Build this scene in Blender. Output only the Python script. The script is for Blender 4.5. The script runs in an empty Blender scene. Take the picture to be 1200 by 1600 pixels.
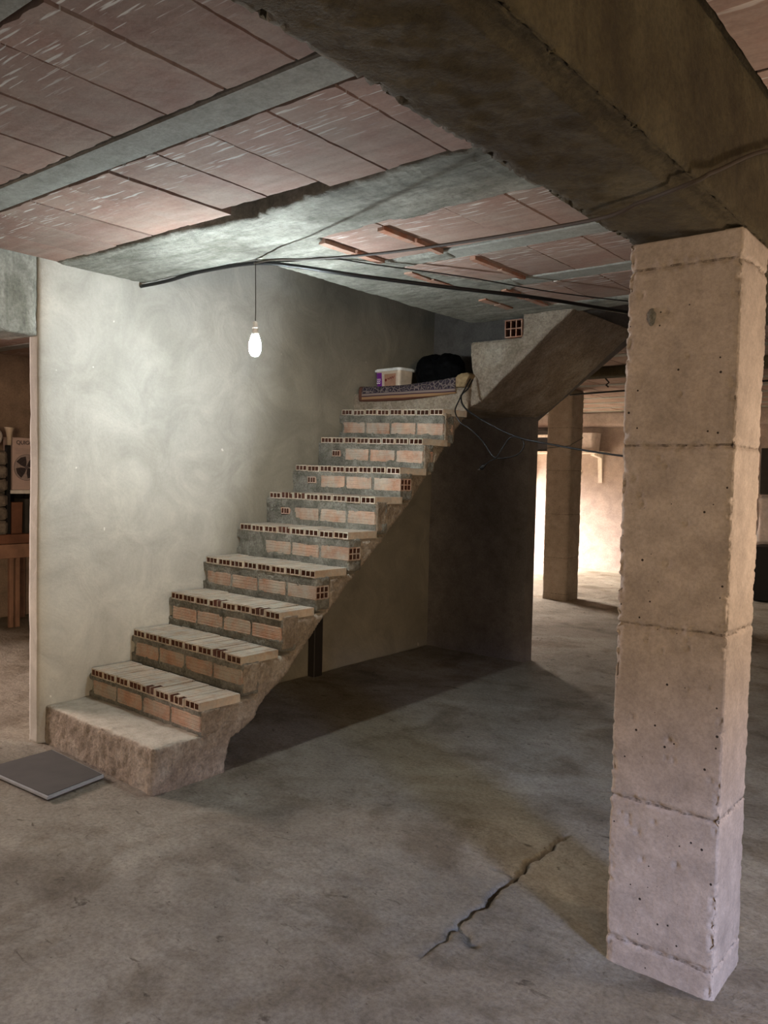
import bpy, bmesh, math, random
from mathutils import Vector, Matrix, noise
random.seed(7)
SC = bpy.context.scene
COL = SC.collection

# ------------------------------------------------------------------ camera
YAW, PITCH, ROLL, CAM_H = .6736, -.04526, .02227, 1.5
cam_data = bpy.data.cameras.new('camera'); cam = bpy.data.objects.new('camera', cam_data); COL.objects.link(cam)
fw = Vector((-math.sin(YAW)*math.cos(PITCH), math.cos(YAW)*math.cos(PITCH), math.sin(PITCH)))
rt = Vector((math.cos(YAW), math.sin(YAW), 0)); up = rt.cross(fw)
r2 = rt*math.cos(ROLL)+up*math.sin(ROLL); u2 = -rt*math.sin(ROLL)+up*math.cos(ROLL)
M3 = Matrix((r2, u2, -fw)).transposed()
cam.matrix_world = Matrix.Translation((0, 0, CAM_H)) @ M3.to_4x4()
cam_data.sensor_fit = 'VERTICAL'; cam_data.sensor_height = 36; cam_data.sensor_width = 27
cam_data.lens = 1272/1600*36; cam_data.clip_start = .02
SC.camera = cam

# ------------------------------------------------------------------ light and exposure
SC.view_settings.view_transform = 'Standard'; SC.view_settings.look = 'None'
SC.view_settings.gamma = 1; SC.view_settings.use_curve_mapping = False
SC.view_settings.exposure = 1.14
W = bpy.data.worlds.new('world'); SC.world = W; W.use_nodes = True
W.node_tree.nodes['Background'].inputs[0].default_value = (.75, .62, .5, 1)
W.node_tree.nodes['Background'].inputs[1].default_value = .03
BULB = Vector((-3.06, 2.777, 2.135))
BULB_STRENGTH = 560.0
def area(name, loc, target, sx, sy, power, col, spread=180):
    l = bpy.data.lights.new(name, 'AREA'); l.shape = 'RECTANGLE'; l.size = sx; l.size_y = sy
    l.energy = power; l.color = col; l.spread = math.radians(spread)
    o = bpy.data.objects.new(name, l); COL.objects.link(o); o.location = loc
    d = Vector(target)-Vector(loc); o.rotation_euler = d.to_track_quat('-Z', 'Y').to_euler(); return o
area('assumed_door_light', (5.6, -1.2, 2.72), (-2.0, 3.0, .2), .9, .2, 460, (.44, .57, 1.0))  # unseen door light, assumed from the near pillar's floor shadow
area('assumed_far_light', (-9.6, 11.2, 2.75), (-5.2, 12.2, .6), 1.8, .6, 3400, (1.0, .88, .82))  # unseen rear daylight, assumed from the shadow line at the wall end
area('warm_fill_light', (4.5, -3.45, 1.5), (-1.5, 2.6, 1.3), 1.4, 1.0, 190, (1.0, .74, .46))  # added warm fill for the near room, no actual window known there
_l = bpy.data.lights.new('assumed_pillar_light', 'POINT'); _l.energy = 19; _l.color = (1.0, .77, .60); _l.shadow_soft_size = .12  # assumed warm source, added to brighten the pillar's right face; no lamp modelled
_o = bpy.data.objects.new('assumed_pillar_light', _l); COL.objects.link(_o); _o.location = (.12, 2.78, 1.42)
area('left_fill_light', (-8.5, .9, 1.9), (-4.8, 1.6, .0), 1.4, .6, 160, (1.0, .80, .74))  # added fill to brighten the left room floor, through an invented opening

# ------------------------------------------------------------------ materials
def lin(h):
    h = h.lstrip('#'); v = [int(h[i:i+2], 16)/255 for i in (0, 2, 4)]
    return tuple((c/12.92 if c <= .04045 else ((c+.055)/1.055)**2.4) for c in v)+(1,)
def base(name, rough=.9):
    m = bpy.data.materials.new(name); m.use_nodes = True; nt = m.node_tree
    b = nt.nodes['Principled BSDF']; b.inputs['Roughness'].default_value = rough
    b.inputs['Specular IOR Level'].default_value = .25
    return m, nt, b
def N(nt, t, **k):
    n = nt.nodes.new(t)
    for a, v in k.items():
        if hasattr(n, a): setattr(n, a, v)
        else: n.inputs[a.replace('_', ' ')].default_value = v
    return n
def noise_n(nt, vec, scale, detail=6, rough=.6, dist=0):
    n = nt.nodes.new('ShaderNodeTexNoise'); n.inputs['Scale'].default_value = scale
    n.inputs['Detail'].default_value = detail; n.inputs['Roughness'].default_value = rough
    n.inputs['Distortion'].default_value = dist
    nt.links.new(vec, n.inputs['Vector']); return n.outputs['Fac']
def ramp(nt, fac, stops):
    r = nt.nodes.new('ShaderNodeValToRGB'); e = r.color_ramp.elements
    while len(e) < len(stops): e.new(.5)
    for i, (p, c) in enumerate(stops):
        e[i].position = p; e[i].color = c if len(c) == 4 else tuple(c)+(1,)
    nt.links.new(fac, r.inputs[0]); return r.outputs[0]
def mix(nt, a, b, fac, mode='MIX'):
    m = nt.nodes.new('ShaderNodeMix'); m.data_type = 'RGBA'; m.blend_type = mode
    for s, v in ((m.inputs['Factor'], fac), (m.inputs['A'], a), (m.inputs['B'], b)):
        if isinstance(v, bpy.types.NodeSocket): nt.links.new(v, s)
        else: s.default_value = v
    return m.outputs['Result']
def bump(nt, b, h, strength, dist=.01, prev=None):
    n = nt.nodes.new('ShaderNodeBump'); n.inputs['Strength'].default_value = strength; n.inputs['Distance'].default_value = dist
    nt.links.new(h, n.inputs['Height'])
    if prev: nt.links.new(prev, n.inputs['Normal'])
    nt.links.new(n.outputs[0], b.inputs['Normal']); return n.outputs[0]
def coord(nt, sc=(1, 1, 1), kind='Object'):
    t = nt.nodes.new('ShaderNodeTexCoord'); m = nt.nodes.new('ShaderNodeMapping'); m.inputs['Scale'].default_value = sc
    nt.links.new(t.outputs[kind], m.inputs[0]); return m.outputs[0]
K = (0, 0, 0, 1); WH = (1, 1, 1, 1)
def concrete(name, dark, mid, light, big=1.6, grain=60, bumpy=.35, speck=.0, streak=(1, 1, 1), pits=0):
    m, nt, b = base(name, .92); v = coord(nt); vs = coord(nt, streak)
    f1 = noise_n(nt, vs, big, 7, .62, .6)
    c = ramp(nt, f1, [(.28, lin(dark)), (.5, lin(mid)), (.72, lin(light))])
    f2 = noise_n(nt, v, big*7, 6, .7)
    c = mix(nt, c, ramp(nt, f2, [(.3, (.62, .62, .62)), (.6, (1, 1, 1)), (.8, (1.18, 1.16, 1.12))]), .75, 'MULTIPLY')
    f3 = noise_n(nt, v, grain, 4, .7)
    c = mix(nt, c, ramp(nt, f3, [(.3, (.62, .62, .62)), (.62, (1.12, 1.12, 1.12))]), min(1, .4+bumpy*.5), 'MULTIPLY')
    if speck:
        f4 = noise_n(nt, v, 16, 2, .5)
        c = mix(nt, c, lin('#d8d4c6'), mix(nt, K, WH, ramp(nt, f4, [(.735, K), (.76, WH)])), 'MIX') if speck > 1 else c
    if pits:
        vo = nt.nodes.new('ShaderNodeTexVoronoi'); vo.inputs['Scale'].default_value = pits; vo.inputs['Randomness'].default_value = 1
        nt.links.new(v, vo.inputs['Vector'])
        sel = nt.nodes.new('ShaderNodeSeparateColor'); nt.links.new(vo.outputs['Color'], sel.inputs[0])
        rad = nt.nodes.new('ShaderNodeMath'); rad.operation = 'MULTIPLY_ADD'; rad.inputs[1].default_value = .27; rad.inputs[2].default_value = -.13
        nt.links.new(sel.outputs[0], rad.inputs[0])
        cm = nt.nodes.new('ShaderNodeMath'); cm.operation = 'LESS_THAN'; nt.links.new(vo.outputs['Distance'], cm.inputs[0]); nt.links.new(rad.outputs[0], cm.inputs[1])
        c = mix(nt, c, lin('#2c2620'), cm.outputs[0])
    nt.links.new(c, b.inputs['Base Color'])
    p = bump(nt, b, f2, bumpy, .02)
    bump(nt, b, f3, bumpy, .005, p)
    return m
M = {}
M['pillar'] = concrete('cast_concrete_pillar', '#94887b', '#9f9386', '#a99e91', 1.6, 110, .22, pits=34)
def dusty_top(m, col, amt):
    nt = m.node_tree; b = nt.nodes['Principled BSDF']; src = b.inputs['Base Color'].links[0].from_socket
    g = nt.nodes.new('ShaderNodeNewGeometry'); sep = nt.nodes.new('ShaderNodeSeparateXYZ'); nt.links.new(g.outputs['Normal'], sep.inputs[0])
    n1 = noise_n(nt, coord(nt), 11, 6, .7)
    k = mix(nt, ramp(nt, sep.outputs[2], [(.6, K), (.9, (amt,)*3)]), ramp(nt, n1, [(.3, (.35,)*3), (.6, WH)]), 1.0, 'MULTIPLY')
    nt.links.new(mix(nt, src, lin(col), k), b.inputs['Base Color'])
def seams(m, zs, wid=.0035):
    nt = m.node_tree; b = nt.nodes['Principled BSDF']; src = b.inputs['Base Color'].links[0].from_socket
    v = coord(nt); sep = nt.nodes.new('ShaderNodeSeparateXYZ'); nt.links.new(v, sep.inputs[0])
    n1 = noise_n(nt, v, 14, 3, .6); n2 = noise_n(nt, v, 40, 3, .7)
    a = nt.nodes.new('ShaderNodeMath'); a.operation = 'MULTIPLY_ADD'; a.inputs[1].default_value = .012; nt.links.new(n1, a.inputs[0]); nt.links.new(sep.outputs[2], a.inputs[2])
    c = src
    for z in zs:
        cm = nt.nodes.new('ShaderNodeMath'); cm.operation = 'COMPARE'; cm.inputs[1].default_value = z+.006; cm.inputs[2].default_value = wid; nt.links.new(a.outputs[0], cm.inputs[0])
        k = mix(nt, K, cm.outputs[0], ramp(nt, n2, [(.42, (.15,)*3), (.6, (.8,)*3)]))
        c = mix(nt, c, lin('#453b31'), k)
    nt.links.new(c, b.inputs['Base Color'])
seams(M['pillar'], [.082, .528, 1.066, 1.606, 2.13])
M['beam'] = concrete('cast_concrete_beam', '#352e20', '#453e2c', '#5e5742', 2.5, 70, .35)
M['stair'] = concrete('rough_stair_concrete', '#7f7262', '#9a8d7c', '#b3a999', 4.0, 70, 1.0)
dusty_top(M['stair'], '#c9c2b0', .8)
M['mortar'] = concrete('cement_mortar', '#65635a', '#88867b', '#a9a79c', 9, 80, 1.0)
M['band'] = concrete('ceiling_cement', '#6c6c61', '#8a8a80', '#a8a89d', 2.6, 60, .5, streak=(1, 3, 1))
def streaky(m):
    nt = m.node_tree; b = nt.nodes['Principled BSDF']; src = b.inputs['Base Color'].links[0].from_socket
    v = coord(nt, (1.6, 16, 3)); n1 = noise_n(nt, v, 2.2, 8, .7, .3)
    c = mix(nt, src, ramp(nt, n1, [(.32, (.55,)*3), (.45, (.95,)*3), (.7, (1.2,)*3)]), .75, 'MULTIPLY')
    nt.links.new(c, b.inputs['Base Color'])
streaky(M['band'])
M['joist'] = concrete('joist_concrete', '#86877f', '#95968e', '#a3a49c', 3, 90, .15, streak=(.6, 2, 1))
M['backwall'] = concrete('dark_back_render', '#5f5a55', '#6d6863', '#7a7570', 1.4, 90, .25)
M['farwall'] = concrete('far_wall_render', '#a3938a', '#b5a59b', '#c4b5ab', .9, 60, .2)
M['roomwall'] = concrete('left_room_render', '#8f7b6c', '#9a8676', '#a69181', 1, 60, .2)
M['slab'] = concrete('slab_above_tiles', '#2b2622', '#38312c', '#453d37', 2, 40, .4)

def plaster():
    m, nt, b = base('trowelled_plaster', .85); v = coord(nt)
    f0 = noise_n(nt, v, 1.3, 3, .5, 0)
    f1 = noise_n(nt, v, 3.2, 6, .62, 1.1)
    c = ramp(nt, f1, [(.3, lin('#a3a096')), (.5, lin('#b1aea4')), (.7, lin('#bfbcb1'))])
    c = mix(nt, c, ramp(nt, f0, [(.35, (.8, .8, .8)), (.65, (1.08, 1.07, 1.05))]), .8, 'MULTIPLY')
    g = noise_n(nt, v, 70, 4, .7); c = mix(nt, c, ramp(nt, g, [(.3, (.85, .85, .85)), (.65, (1.05, 1.05, 1.05))]), .5, 'MULTIPLY')
    # splashes of pale cement further along the wall
    s = noise_n(nt, v, 17, 2, .4); c = mix(nt, c, lin('#d5d2c8'), ramp(nt, s, [(.79, K), (.81, WH)]))
    # darker tone towards the back end of the stairwell
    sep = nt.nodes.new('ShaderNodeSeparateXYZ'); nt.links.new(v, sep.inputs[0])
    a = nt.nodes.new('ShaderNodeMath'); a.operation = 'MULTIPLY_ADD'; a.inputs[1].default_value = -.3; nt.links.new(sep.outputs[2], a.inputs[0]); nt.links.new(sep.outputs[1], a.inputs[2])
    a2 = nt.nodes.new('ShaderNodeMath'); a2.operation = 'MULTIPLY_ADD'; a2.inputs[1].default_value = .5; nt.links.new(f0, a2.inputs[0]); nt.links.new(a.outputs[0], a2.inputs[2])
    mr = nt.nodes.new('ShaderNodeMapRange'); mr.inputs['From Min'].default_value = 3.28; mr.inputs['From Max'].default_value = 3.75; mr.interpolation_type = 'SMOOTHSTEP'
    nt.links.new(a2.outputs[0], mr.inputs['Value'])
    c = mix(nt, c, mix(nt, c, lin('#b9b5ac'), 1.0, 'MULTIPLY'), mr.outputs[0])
    nt.links.new(c, b.inputs['Base Color'])
    p = bump(nt, b, f1, .35, .03); bump(nt, b, g, .25, .004, p)
    return m
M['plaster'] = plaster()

def floor_mat():
    m, nt, b = base('cement_floor', .88); v = coord(nt)
    vr = coord(nt, (1.15, 1.5, 1))
    f1 = noise_n(nt, v, .9, 7, .65, .8); f2 = noise_n(nt, vr, 6, 9, .74, .2); f3 = noise_n(nt, v, 55, 5, .75)
    f4 = noise_n(nt, v, 2.0, 5, .62, .4); f5 = noise_n(nt, coord(nt, (1.5, 3.2, 1)), 7, 4, .6, .8)
    c = ramp(nt, f1, [(.3, lin('#857c6b')), (.5, lin('#9c9483')), (.7, lin('#b5ae9c'))])
    c = mix(nt, c, ramp(nt, f2, [(.3, (.6, .57, .53)), (.48, (.95, .95, .95)), (.75, (1.15, 1.15, 1.13))]), .7, 'MULTIPLY')
    c = mix(nt, c, ramp(nt, f4, [(.36, lin('#b3a793')), (.5, WH), (1, WH)]), .6, 'MULTIPLY')
    c = mix(nt, c, ramp(nt, f3, [(.32, (.6, .59, .57)), (.6, (1.12, 1.12, 1.12))]), .75, 'MULTIPLY')
    c = mix(nt, c, ramp(nt, f5, [(.28, (.3, .27, .24)), (.36, (1, 1, 1)), (.7, (1, 1, 1)), (.76, (1.2, 1.2, 1.18))]), .8, 'MULTIPLY')
    nt.links.new(c, b.inputs['Base Color'])
    p = bump(nt, b, f2, 1.0, .05); bump(nt, b, f3, .8, .011, p)
    return m
M['floor'] = floor_mat()

def clay(name, c1, c2, c3, ridged=0, dust=.4, rnd=.25, axis=2, sc=5, streaks=False):
    m, nt, b = base(name, .9); v = coord(nt)
    oi = nt.nodes.new('ShaderNodeObjectInfo')
    add = nt.nodes.new('ShaderNodeVectorMath'); add.operation = 'MULTIPLY_ADD'
    cmb = nt.nodes.new('ShaderNodeCombineXYZ')
    for i in range(3): nt.links.new(oi.outputs['Random'], cmb.inputs[i])
    add.inputs[1].default_value = (37, 23, 11); nt.links.new(cmb.outputs[0], add.inputs[0]); nt.links.new(v, add.inputs[2]); vv = add.outputs[0]
    f = noise_n(nt, vv, sc, 5, .65, .5)
    c = ramp(nt, f, [(.3, lin(c1)), (.5, lin(c2)), (.72, lin(c3))])
    rc = ramp(nt, oi.outputs['Random'], [(0, (1-rnd, 1-rnd, 1-rnd)), (1, (1+rnd*.5, 1+rnd*.45, 1+rnd*.4))])
    c = mix(nt, c, rc, 1.0, 'MULTIPLY')
    d = noise_n(nt, vv, sc*1.7, 6, .7)
    c = mix(nt, c, lin('#a5a296'), mix(nt, K, (dust, dust, dust, 1), ramp(nt, d, [(.4, K), (.62, WH)])))
    g = noise_n(nt, vv, 80, 3, .6)
    c = mix(nt, c, ramp(nt, g, [(.3, (.8, .8, .8)), (.65, (1.08, 1.08, 1.08))]), .5, 'MULTIPLY')
    if streaks:
        m2 = nt.nodes.new('ShaderNodeMapping'); m2.inputs['Scale'].default_value = (6, 90, 1); nt.links.new(vv, m2.inputs[0])
        s = noise_n(nt, m2.outputs[0], 1.0, 2, .5)
        w = noise_n(nt, v, 1.1, 2, .5)
        k = mix(nt, ramp(nt, s, [(.60, K), (.66, WH)]), ramp(nt, w, [(.46, K), (.6, WH)]), 1.0, 'MULTIPLY')
        c = mix(nt, c, lin('#c9c7c0'), k)
        m3 = nt.nodes.new('ShaderNodeMapping'); m3.inputs['Scale'].default_value = (1.5, 22, 1); nt.links.new(vv, m3.inputs[0])
        s2 = noise_n(nt, m3.outputs[0], 1.0, 4, .6)
        c = mix(nt, c, ramp(nt, s2, [(.3, (.84, .83, .83)), (.65, (1.1, 1.1, 1.1))]), .8, 'MULTIPLY')
    nt.links.new(c, b.inputs['Base Color'])
    p = bump(nt, b, g, .3, .003)
    if ridged:
        wv = nt.nodes.new('ShaderNodeTexWave'); wv.bands_direction = 'XYZ'[axis]; wv.inputs['Scale'].default_value = ridged; wv.inputs['Distortion'].default_value = .3
        nt.links.new(v, wv.inputs['Vector']); bump(nt, b, wv.outputs['Fac'], .5, .004, p)
    return m
M['brick'] = clay('clay_brick', '#9c745f', '#b08c76', '#c3a893', 34, .75, .2)
M['tread'] = clay('dusty_tread_clay', '#a08a74', '#b7a590', '#c6b9a6', 0, .75, .15, sc=9)
M['tile'] = clay('ceiling_clay', '#8a6f63', '#987d71', '#a48d81', 0, .3, .18, sc=2.2, streaks=True)
M['raw_clay_shade'] = clay('raw_red_clay_shade', '#4a2a1e', '#563226', '#62402f', 0, .1, .1)  # undusted red clay, darkened so the brick channels read as deep shade
M['terracotta'] = clay('terracotta_edge', '#8c5a45', '#a06c53', '#ac7d66', 0, .5, .2)

def plain(name, col, rough=.6, metal=0, var=.15, sc=20, bmp=.1, spec=.4):
    m, nt, b = base(name, rough); v = coord(nt); f = noise_n(nt, v, sc, 4, .6)
    c0 = lin(col); c = mix(nt, c0, ramp(nt, f, [(.3, (1-var,)*3), (.7, (1+var,)*3)]), 1.0, 'MULTIPLY')
    nt.links.new(c, b.inputs['Base Color']); b.inputs['Metallic'].default_value = metal; b.inputs['Specular IOR Level'].default_value = spec
    bump(nt, b, f, bmp, .003); return m
M['cable'] = plain('black_cable_sheath', '#0d0d0e', .45)
M['browncable'] = plain('dusty_brown_cable', '#352d24', .8)
M['slate'] = plain('dark_slate_tile', '#37342f', .8, 0, .2, 8, .2)
M['slate_edge'] = plain('cut_slate_edge', '#8f9292', .7)
M['white_plastic'] = plain('white_plastic', '#d9d8d2', .35)
M['lid'] = plain('translucent_lid_plastic', '#c6cac8', .25)
M['purple'] = plain('purple_label', '#6b2382', .4)
M['tub'] = plain('beige_tub_plastic', '#b3a593', .4)
M['tub_label'] = plain('brown_tub_label', '#9a7560', .5)
M['red_ink'] = plain('dark_red_ink', '#6e1f1f', .5)
M['black_bag'] = plain('black_bin_bag', '#030406', .8, 0, .2, 30, .2, .08)
M['wood'] = plain('worn_wood', '#6d4a38', .8, 0, .3, 6, .3)
M['wood_pale'] = plain('pale_dusty_wood', '#8a6a57', .8, 0, .25, 6, .3)
M['black'] = plain('black_plastic', '#0c0b0b', .6)
M['carton'] = plain('pale_carton', '#b9a59f', .8, 0, .05)
M['ink'] = plain('grey_print', '#5f5657', .8)
M['ink_dark'] = plain('dark_print', '#3a3335', .8)
M['ink_pale'] = plain('pale_print', '#9c8f8c', .8)
M['sack'] = plain('woven_sack', '#6f675d', .9, 0, .45, 24, .6)
M['shelf_white'] = plain('white_shelf_paint', '#e6ddd2', .6)
M['film'] = plain('milky_plastic_sheet', '#cfc5bf', .3)
M['rust'] = plain('dark_steel', '#2e2a27', .6, .3)
M['porcelain'] = plain('white_socket_plastic', '#dedfdd', .3)
M['tan'] = plain('tan_cloth', '#7b694e', .95, 0, .3, 40, .4)
M['silver'] = plain('steel_prongs', '#a8a8a8', .3, 1)
M['stone'] = concrete('loose_mortar_crumbs', '#6d6557', '#857c6c', '#a39b8b', 20, 90, .4)
def rug_mat():
    m, nt, b = base('patterned_rug', .95); v = coord(nt)
    sep = nt.nodes.new('ShaderNodeSeparateXYZ'); nt.links.new(v, sep.inputs[0])
    # scrolling leaf field
    mp = nt.nodes.new('ShaderNodeMapping'); mp.inputs['Scale'].default_value = (30, 30, 30); nt.links.new(v, mp.inputs[0])
    wv = nt.nodes.new('ShaderNodeTexWave'); wv.wave_type = 'RINGS'; wv.inputs['Scale'].default_value = .55; wv.inputs['Distortion'].default_value = 9; wv.inputs['Detail Scale'].default_value = 1.2
    nt.links.new(mp.outputs[0], wv.inputs['Vector'])
    vo = nt.nodes.new('ShaderNodeTexVoronoi'); vo.feature = 'DISTANCE_TO_EDGE'; vo.inputs['Scale'].default_value = .9; nt.links.new(mp.outputs[0], vo.inputs['Vector'])
    f6 = noise_n(nt, v, 60, 3, .6)
    field = ramp(nt, vo.outputs['Distance'], [(.04, lin('#6b615d')), (.12, lin('#29232f')), (.3, lin('#352d38')), (.42, lin('#6d625c'))])
    field = mix(nt, field, ramp(nt, f6, [(.35, (.5,)*3), (.65, (1.2,)*3)]), .8, 'MULTIPLY')
    # border bands by height above the hem (local z)
    bands = ramp(nt, sep.outputs[2], [(0, lin('#4a3229')), (.5, lin('#4a3229'))])
    r = bands.node; r.color_ramp.interpolation = 'CONSTANT'
    e = r.color_ramp.elements
    while len(e) < 6: e.new(.5)
    for i, (p, c) in enumerate([(0, '#55362a'), (.010, '#86694c'), (.030, '#3a2530'), (.036, '#756862'), (.052, '#2f2436'), (.058, '#2f2436')]):
        e[i].position = p; e[i].color = lin(c)
    gt = nt.nodes.new('ShaderNodeMath'); gt.operation = 'GREATER_THAN'; gt.inputs[1].default_value = .058; nt.links.new(sep.outputs[2], gt.inputs[0])
    lt = nt.nodes.new('ShaderNodeMath'); lt.operation = 'LESS_THAN'; lt.inputs[1].default_value = -.448; nt.links.new(sep.outputs[0], lt.inputs[0])
    c = mix(nt, bands, field, gt.outputs[0]); c = mix(nt, c, lin('#55382c'), lt.outputs[0]); nt.links.new(c, b.inputs['Base Color'])
    g = noise_n(nt, v, 200, 2, .5); bump(nt, b, g, .6, .004); return m
M['rug'] = rug_mat()
mb, ntb, bb = base('lit_bulb_glass', .3)
bb.inputs['Base Color'].default_value = (.9, .95, 1, 1); bb.inputs['Emission Color'].default_value = (.86, .95, 1.0, 1)
bb.inputs['Emission Strength'].default_value = BULB_STRENGTH; M['bulb'] = mb

# ------------------------------------------------------------------ helpers
def obj(name, bm, mat, parent=None, smooth=False):
    me = bpy.data.meshes.new(name)
    if isinstance(bm, bmesh.types.BMesh):
        bm.normal_update(); bm.to_mesh(me); bm.free()
    else: me = bm
    o = bpy.data.objects.new(name, me); COL.objects.link(o)
    if mat is not None and not me.materials: me.materials.append(M[mat] if isinstance(mat, str) else mat)
    if parent is not None: o.parent = parent
    if smooth:
        for p in me.polygons: p.use_smooth = True
    return o
def tag(o, label=None, cat=None, group=None, kind=None):
    if label: o['label'] = label
    if cat: o['category'] = cat
    if group: o['group'] = group
    if kind: o['kind'] = kind
    return o
def empty(name, loc=(0, 0, 0), rz=0):
    o = bpy.data.objects.new(name, None); o.empty_display_size = .1; COL.objects.link(o); o.location = loc; o.rotation_euler = (0, 0, rz); return o
def box(bm, x0, x1, y0, y1, z0, z1, mtx=None):
    vs = [bm.verts.new((x, y, z)) for x in (x0, x1) for y in (y0, y1) for z in (z0, z1)]
    for f in ((0, 1, 3, 2), (4, 6, 7, 5), (0, 4, 5, 1), (2, 3, 7, 6), (0, 2, 6, 4), (1, 5, 7, 3)):
        bm.faces.new([vs[i] for i in f])
    if mtx is not None:
        for v in vs: v.co = mtx @ v.co
    return vs
def prism(bm, poly, axis, a, b, poly2=None):
    """polygon in the two other axes, extruded along axis from a to b"""
    def P(p, t):
        return (t, p[0], p[1]) if axis == 0 else (p[0], t, p[1]) if axis == 1 else (p[0], p[1], t)
    A = [bm.verts.new(P(p, a)) for p in poly]; B = [bm.verts.new(P(p, b)) for p in (poly2 or poly)]
    n = len(poly); bm.faces.new(A); bm.faces.new(B[::-1])
    for i in range(n): bm.faces.new((A[i], B[i], B[(i+1) % n], A[(i+1) % n]))
    bmesh.ops.recalc_face_normals(bm, faces=bm.faces)
def tube(bm, pts, rad, seg=8, caps=True):
    pts = [Vector(p) for p in pts]; rings = []
    prev = None
    for i, p in enumerate(pts):
        t = (pts[min(i+1, len(pts)-1)]-pts[max(i-1, 0)]).normalized()
        if prev is None:
            n = t.orthogonal().normalized()
        else:
            n = (prev-t*prev.dot(t)).normalized()
        prev = n; bn = t.cross(n); r = rad[i] if isinstance(rad, (list, tuple)) else rad
        rings.append([bm.verts.new(p+(n*math.cos(a)+bn*math.sin(a))*r) for a in [2*math.pi*k/seg for k in range(seg)]])
    for a, b in zip(rings, rings[1:]):
        for k in range(seg): bm.faces.new((a[k], a[(k+1) % seg], b[(k+1) % seg], b[k]))
    if caps: bm.faces.new(rings[0][::-1]); bm.faces.new(rings[-1])
def spline(pts, n=8):
    pts = [Vector(p) for p in pts]; P = [2*pts[0]-pts[1]]+pts+[2*pts[-1]-pts[-2]]; out = []
    for i in range(1, len(P)-2):
        for k in range(n):
            t = k/n; a, b, c, d = P[i-1:i+3]
            out.append(.5*((2*b)+(c-a)*t+(2*a-5*b+4*c-d)*t*t+(3*b-a-3*c+d)*t**3))
    out.append(pts[-1]); return out
def lathe(bm, prof, seg=24, center=(0, 0, 0)):
    cx, cy, cz = center; rings = []
    for r, z in prof:
        if r < 1e-6: rings.append([bm.verts.new((cx, cy, cz+z))])
        else: rings.append([bm.verts.new((cx+r*math.cos(2*math.pi*k/seg), cy+r*math.sin(2*math.pi*k/seg), cz+z)) for k in range(seg)])
    for a, b in zip(rings, rings[1:]):
        for k in range(seg):
            k2 = (k+1) % seg
            if len(a) == 1 and len(b) == 1: continue
            if len(a) == 1: bm.faces.new((a[0], b[k2], b[k]))
            elif len(b) == 1: bm.faces.new((a[k], a[k2], b[0]))
            else: bm.faces.new((a[k], a[k2], b[k2], b[k]))
    bmesh.ops.recalc_face_normals(bm, faces=bm.faces)
def fbm(p, octs=4):
    return noise.fractal(p, 1.0, 2.1, octs)
def roughen(bm, name, voxel, fn, mat, parent=None, smooth=True):
    """even remesh of a solid, then every vertex moved along its normal by fn(co, normal)"""
    bm.normal_update(); me = bpy.data.meshes.new(name); bm.to_mesh(me); bm.free()
    t = bpy.data.objects.new('tmp', me); COL.objects.link(t)
    r = t.modifiers.new('r', 'REMESH'); r.mode = 'VOXEL'; r.voxel_size = voxel
    dg = bpy.context.evaluated_depsgraph_get(); dg.update()
    m2 = bpy.data.meshes.new_from_object(t.evaluated_get(dg)); m2.name = name
    bpy.data.objects.remove(t); bpy.data.meshes.remove(me)
    new = []
    for v in m2.vertices:
        n = v.normal; new.append(v.co + n*fn(v.co, n))
    for v, c in zip(m2.vertices, new): v.co = c
    m2.materials.clear(); m2.materials.append(M[mat])
    return obj(name, m2, mat, parent, smooth)
def near_edge(c, b, w=.02):                # 1 on an edge of the box b, falling to 0 at distance w
    d = sorted((abs(c.x-b[0]), abs(c.x-b[1]), abs(c.y-b[2]), abs(c.y-b[3]), abs(c.z-b[4]), abs(c.z-b[5])))
    return max(0, 1-d[1]/w)
def chip(c, e, deep=.014):
    k = noise.noise(c*48)*.75+noise.noise(Vector((c.x*9, c.y*9, c.z*9)))*.6
    return e*(deep*max(0, k-.02)*1.6+.006*abs(noise.noise(c*85)))
def arris(n):                                # 0 on a flat side, 1 on a sharp edge
    return min(1, max(0, (.985-max(abs(n.x), abs(n.y), abs(n.z)))/.25))

# ================================================================== SETTING
# floor: one sheet of cement, finer where it is seen close
def axis(a, b, fine0, fine1, f, c):
    xs = [a]; x = a
    while x < b:
        d = 0 if fine0 <= x <= fine1 else min(abs(x-fine0), abs(x-fine1))
        x += min(c, f+d*.025); xs.append(min(x, b))
    return xs
XS = axis(-9.2, 4.3, -1.62, -1.28, .008, .2); YS = axis(-4.4, 13.2, 1.95, 3.2, .009, .2)
CRK = [(-1.428, 2.03), (-1.432, 2.16), (-1.452, 2.30), (-1.436, 2.42), (-1.468, 2.56), (-1.455, 2.70), (-1.48, 2.84), (-1.47, 2.98), (-1.478, 3.133)]
CR2 = [(-1.455, 2.66), (-1.50, 2.69), (-1.545, 2.68)]
CR3 = [(-1.432, 2.24), (-1.37, 2.22), (-1.34, 2.19)]
def segd(p, a, b):
    ax, ay = a; bx, by = b; dx, dy = bx-ax, by-ay
    t = max(0, min(1, ((p[0]-ax)*dx+(p[1]-ay)*dy)/(dx*dx+dy*dy)))
    return math.hypot(p[0]-ax-t*dx, p[1]-ay-t*dy)
dents = [(-1.9, 3.55, .05), (-2.25, 3.9, .07), (-1.55, 3.9, .06), (-2.0, 1.7, .06), (-2.2, 2.0, .05), (-1.7, 1.5, .05), (-2.7, 2.4, .05), (-1.35, 2.9, .05), (-2.45, 1.35, .07), (-1.15, 1.7, .05)]
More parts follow.
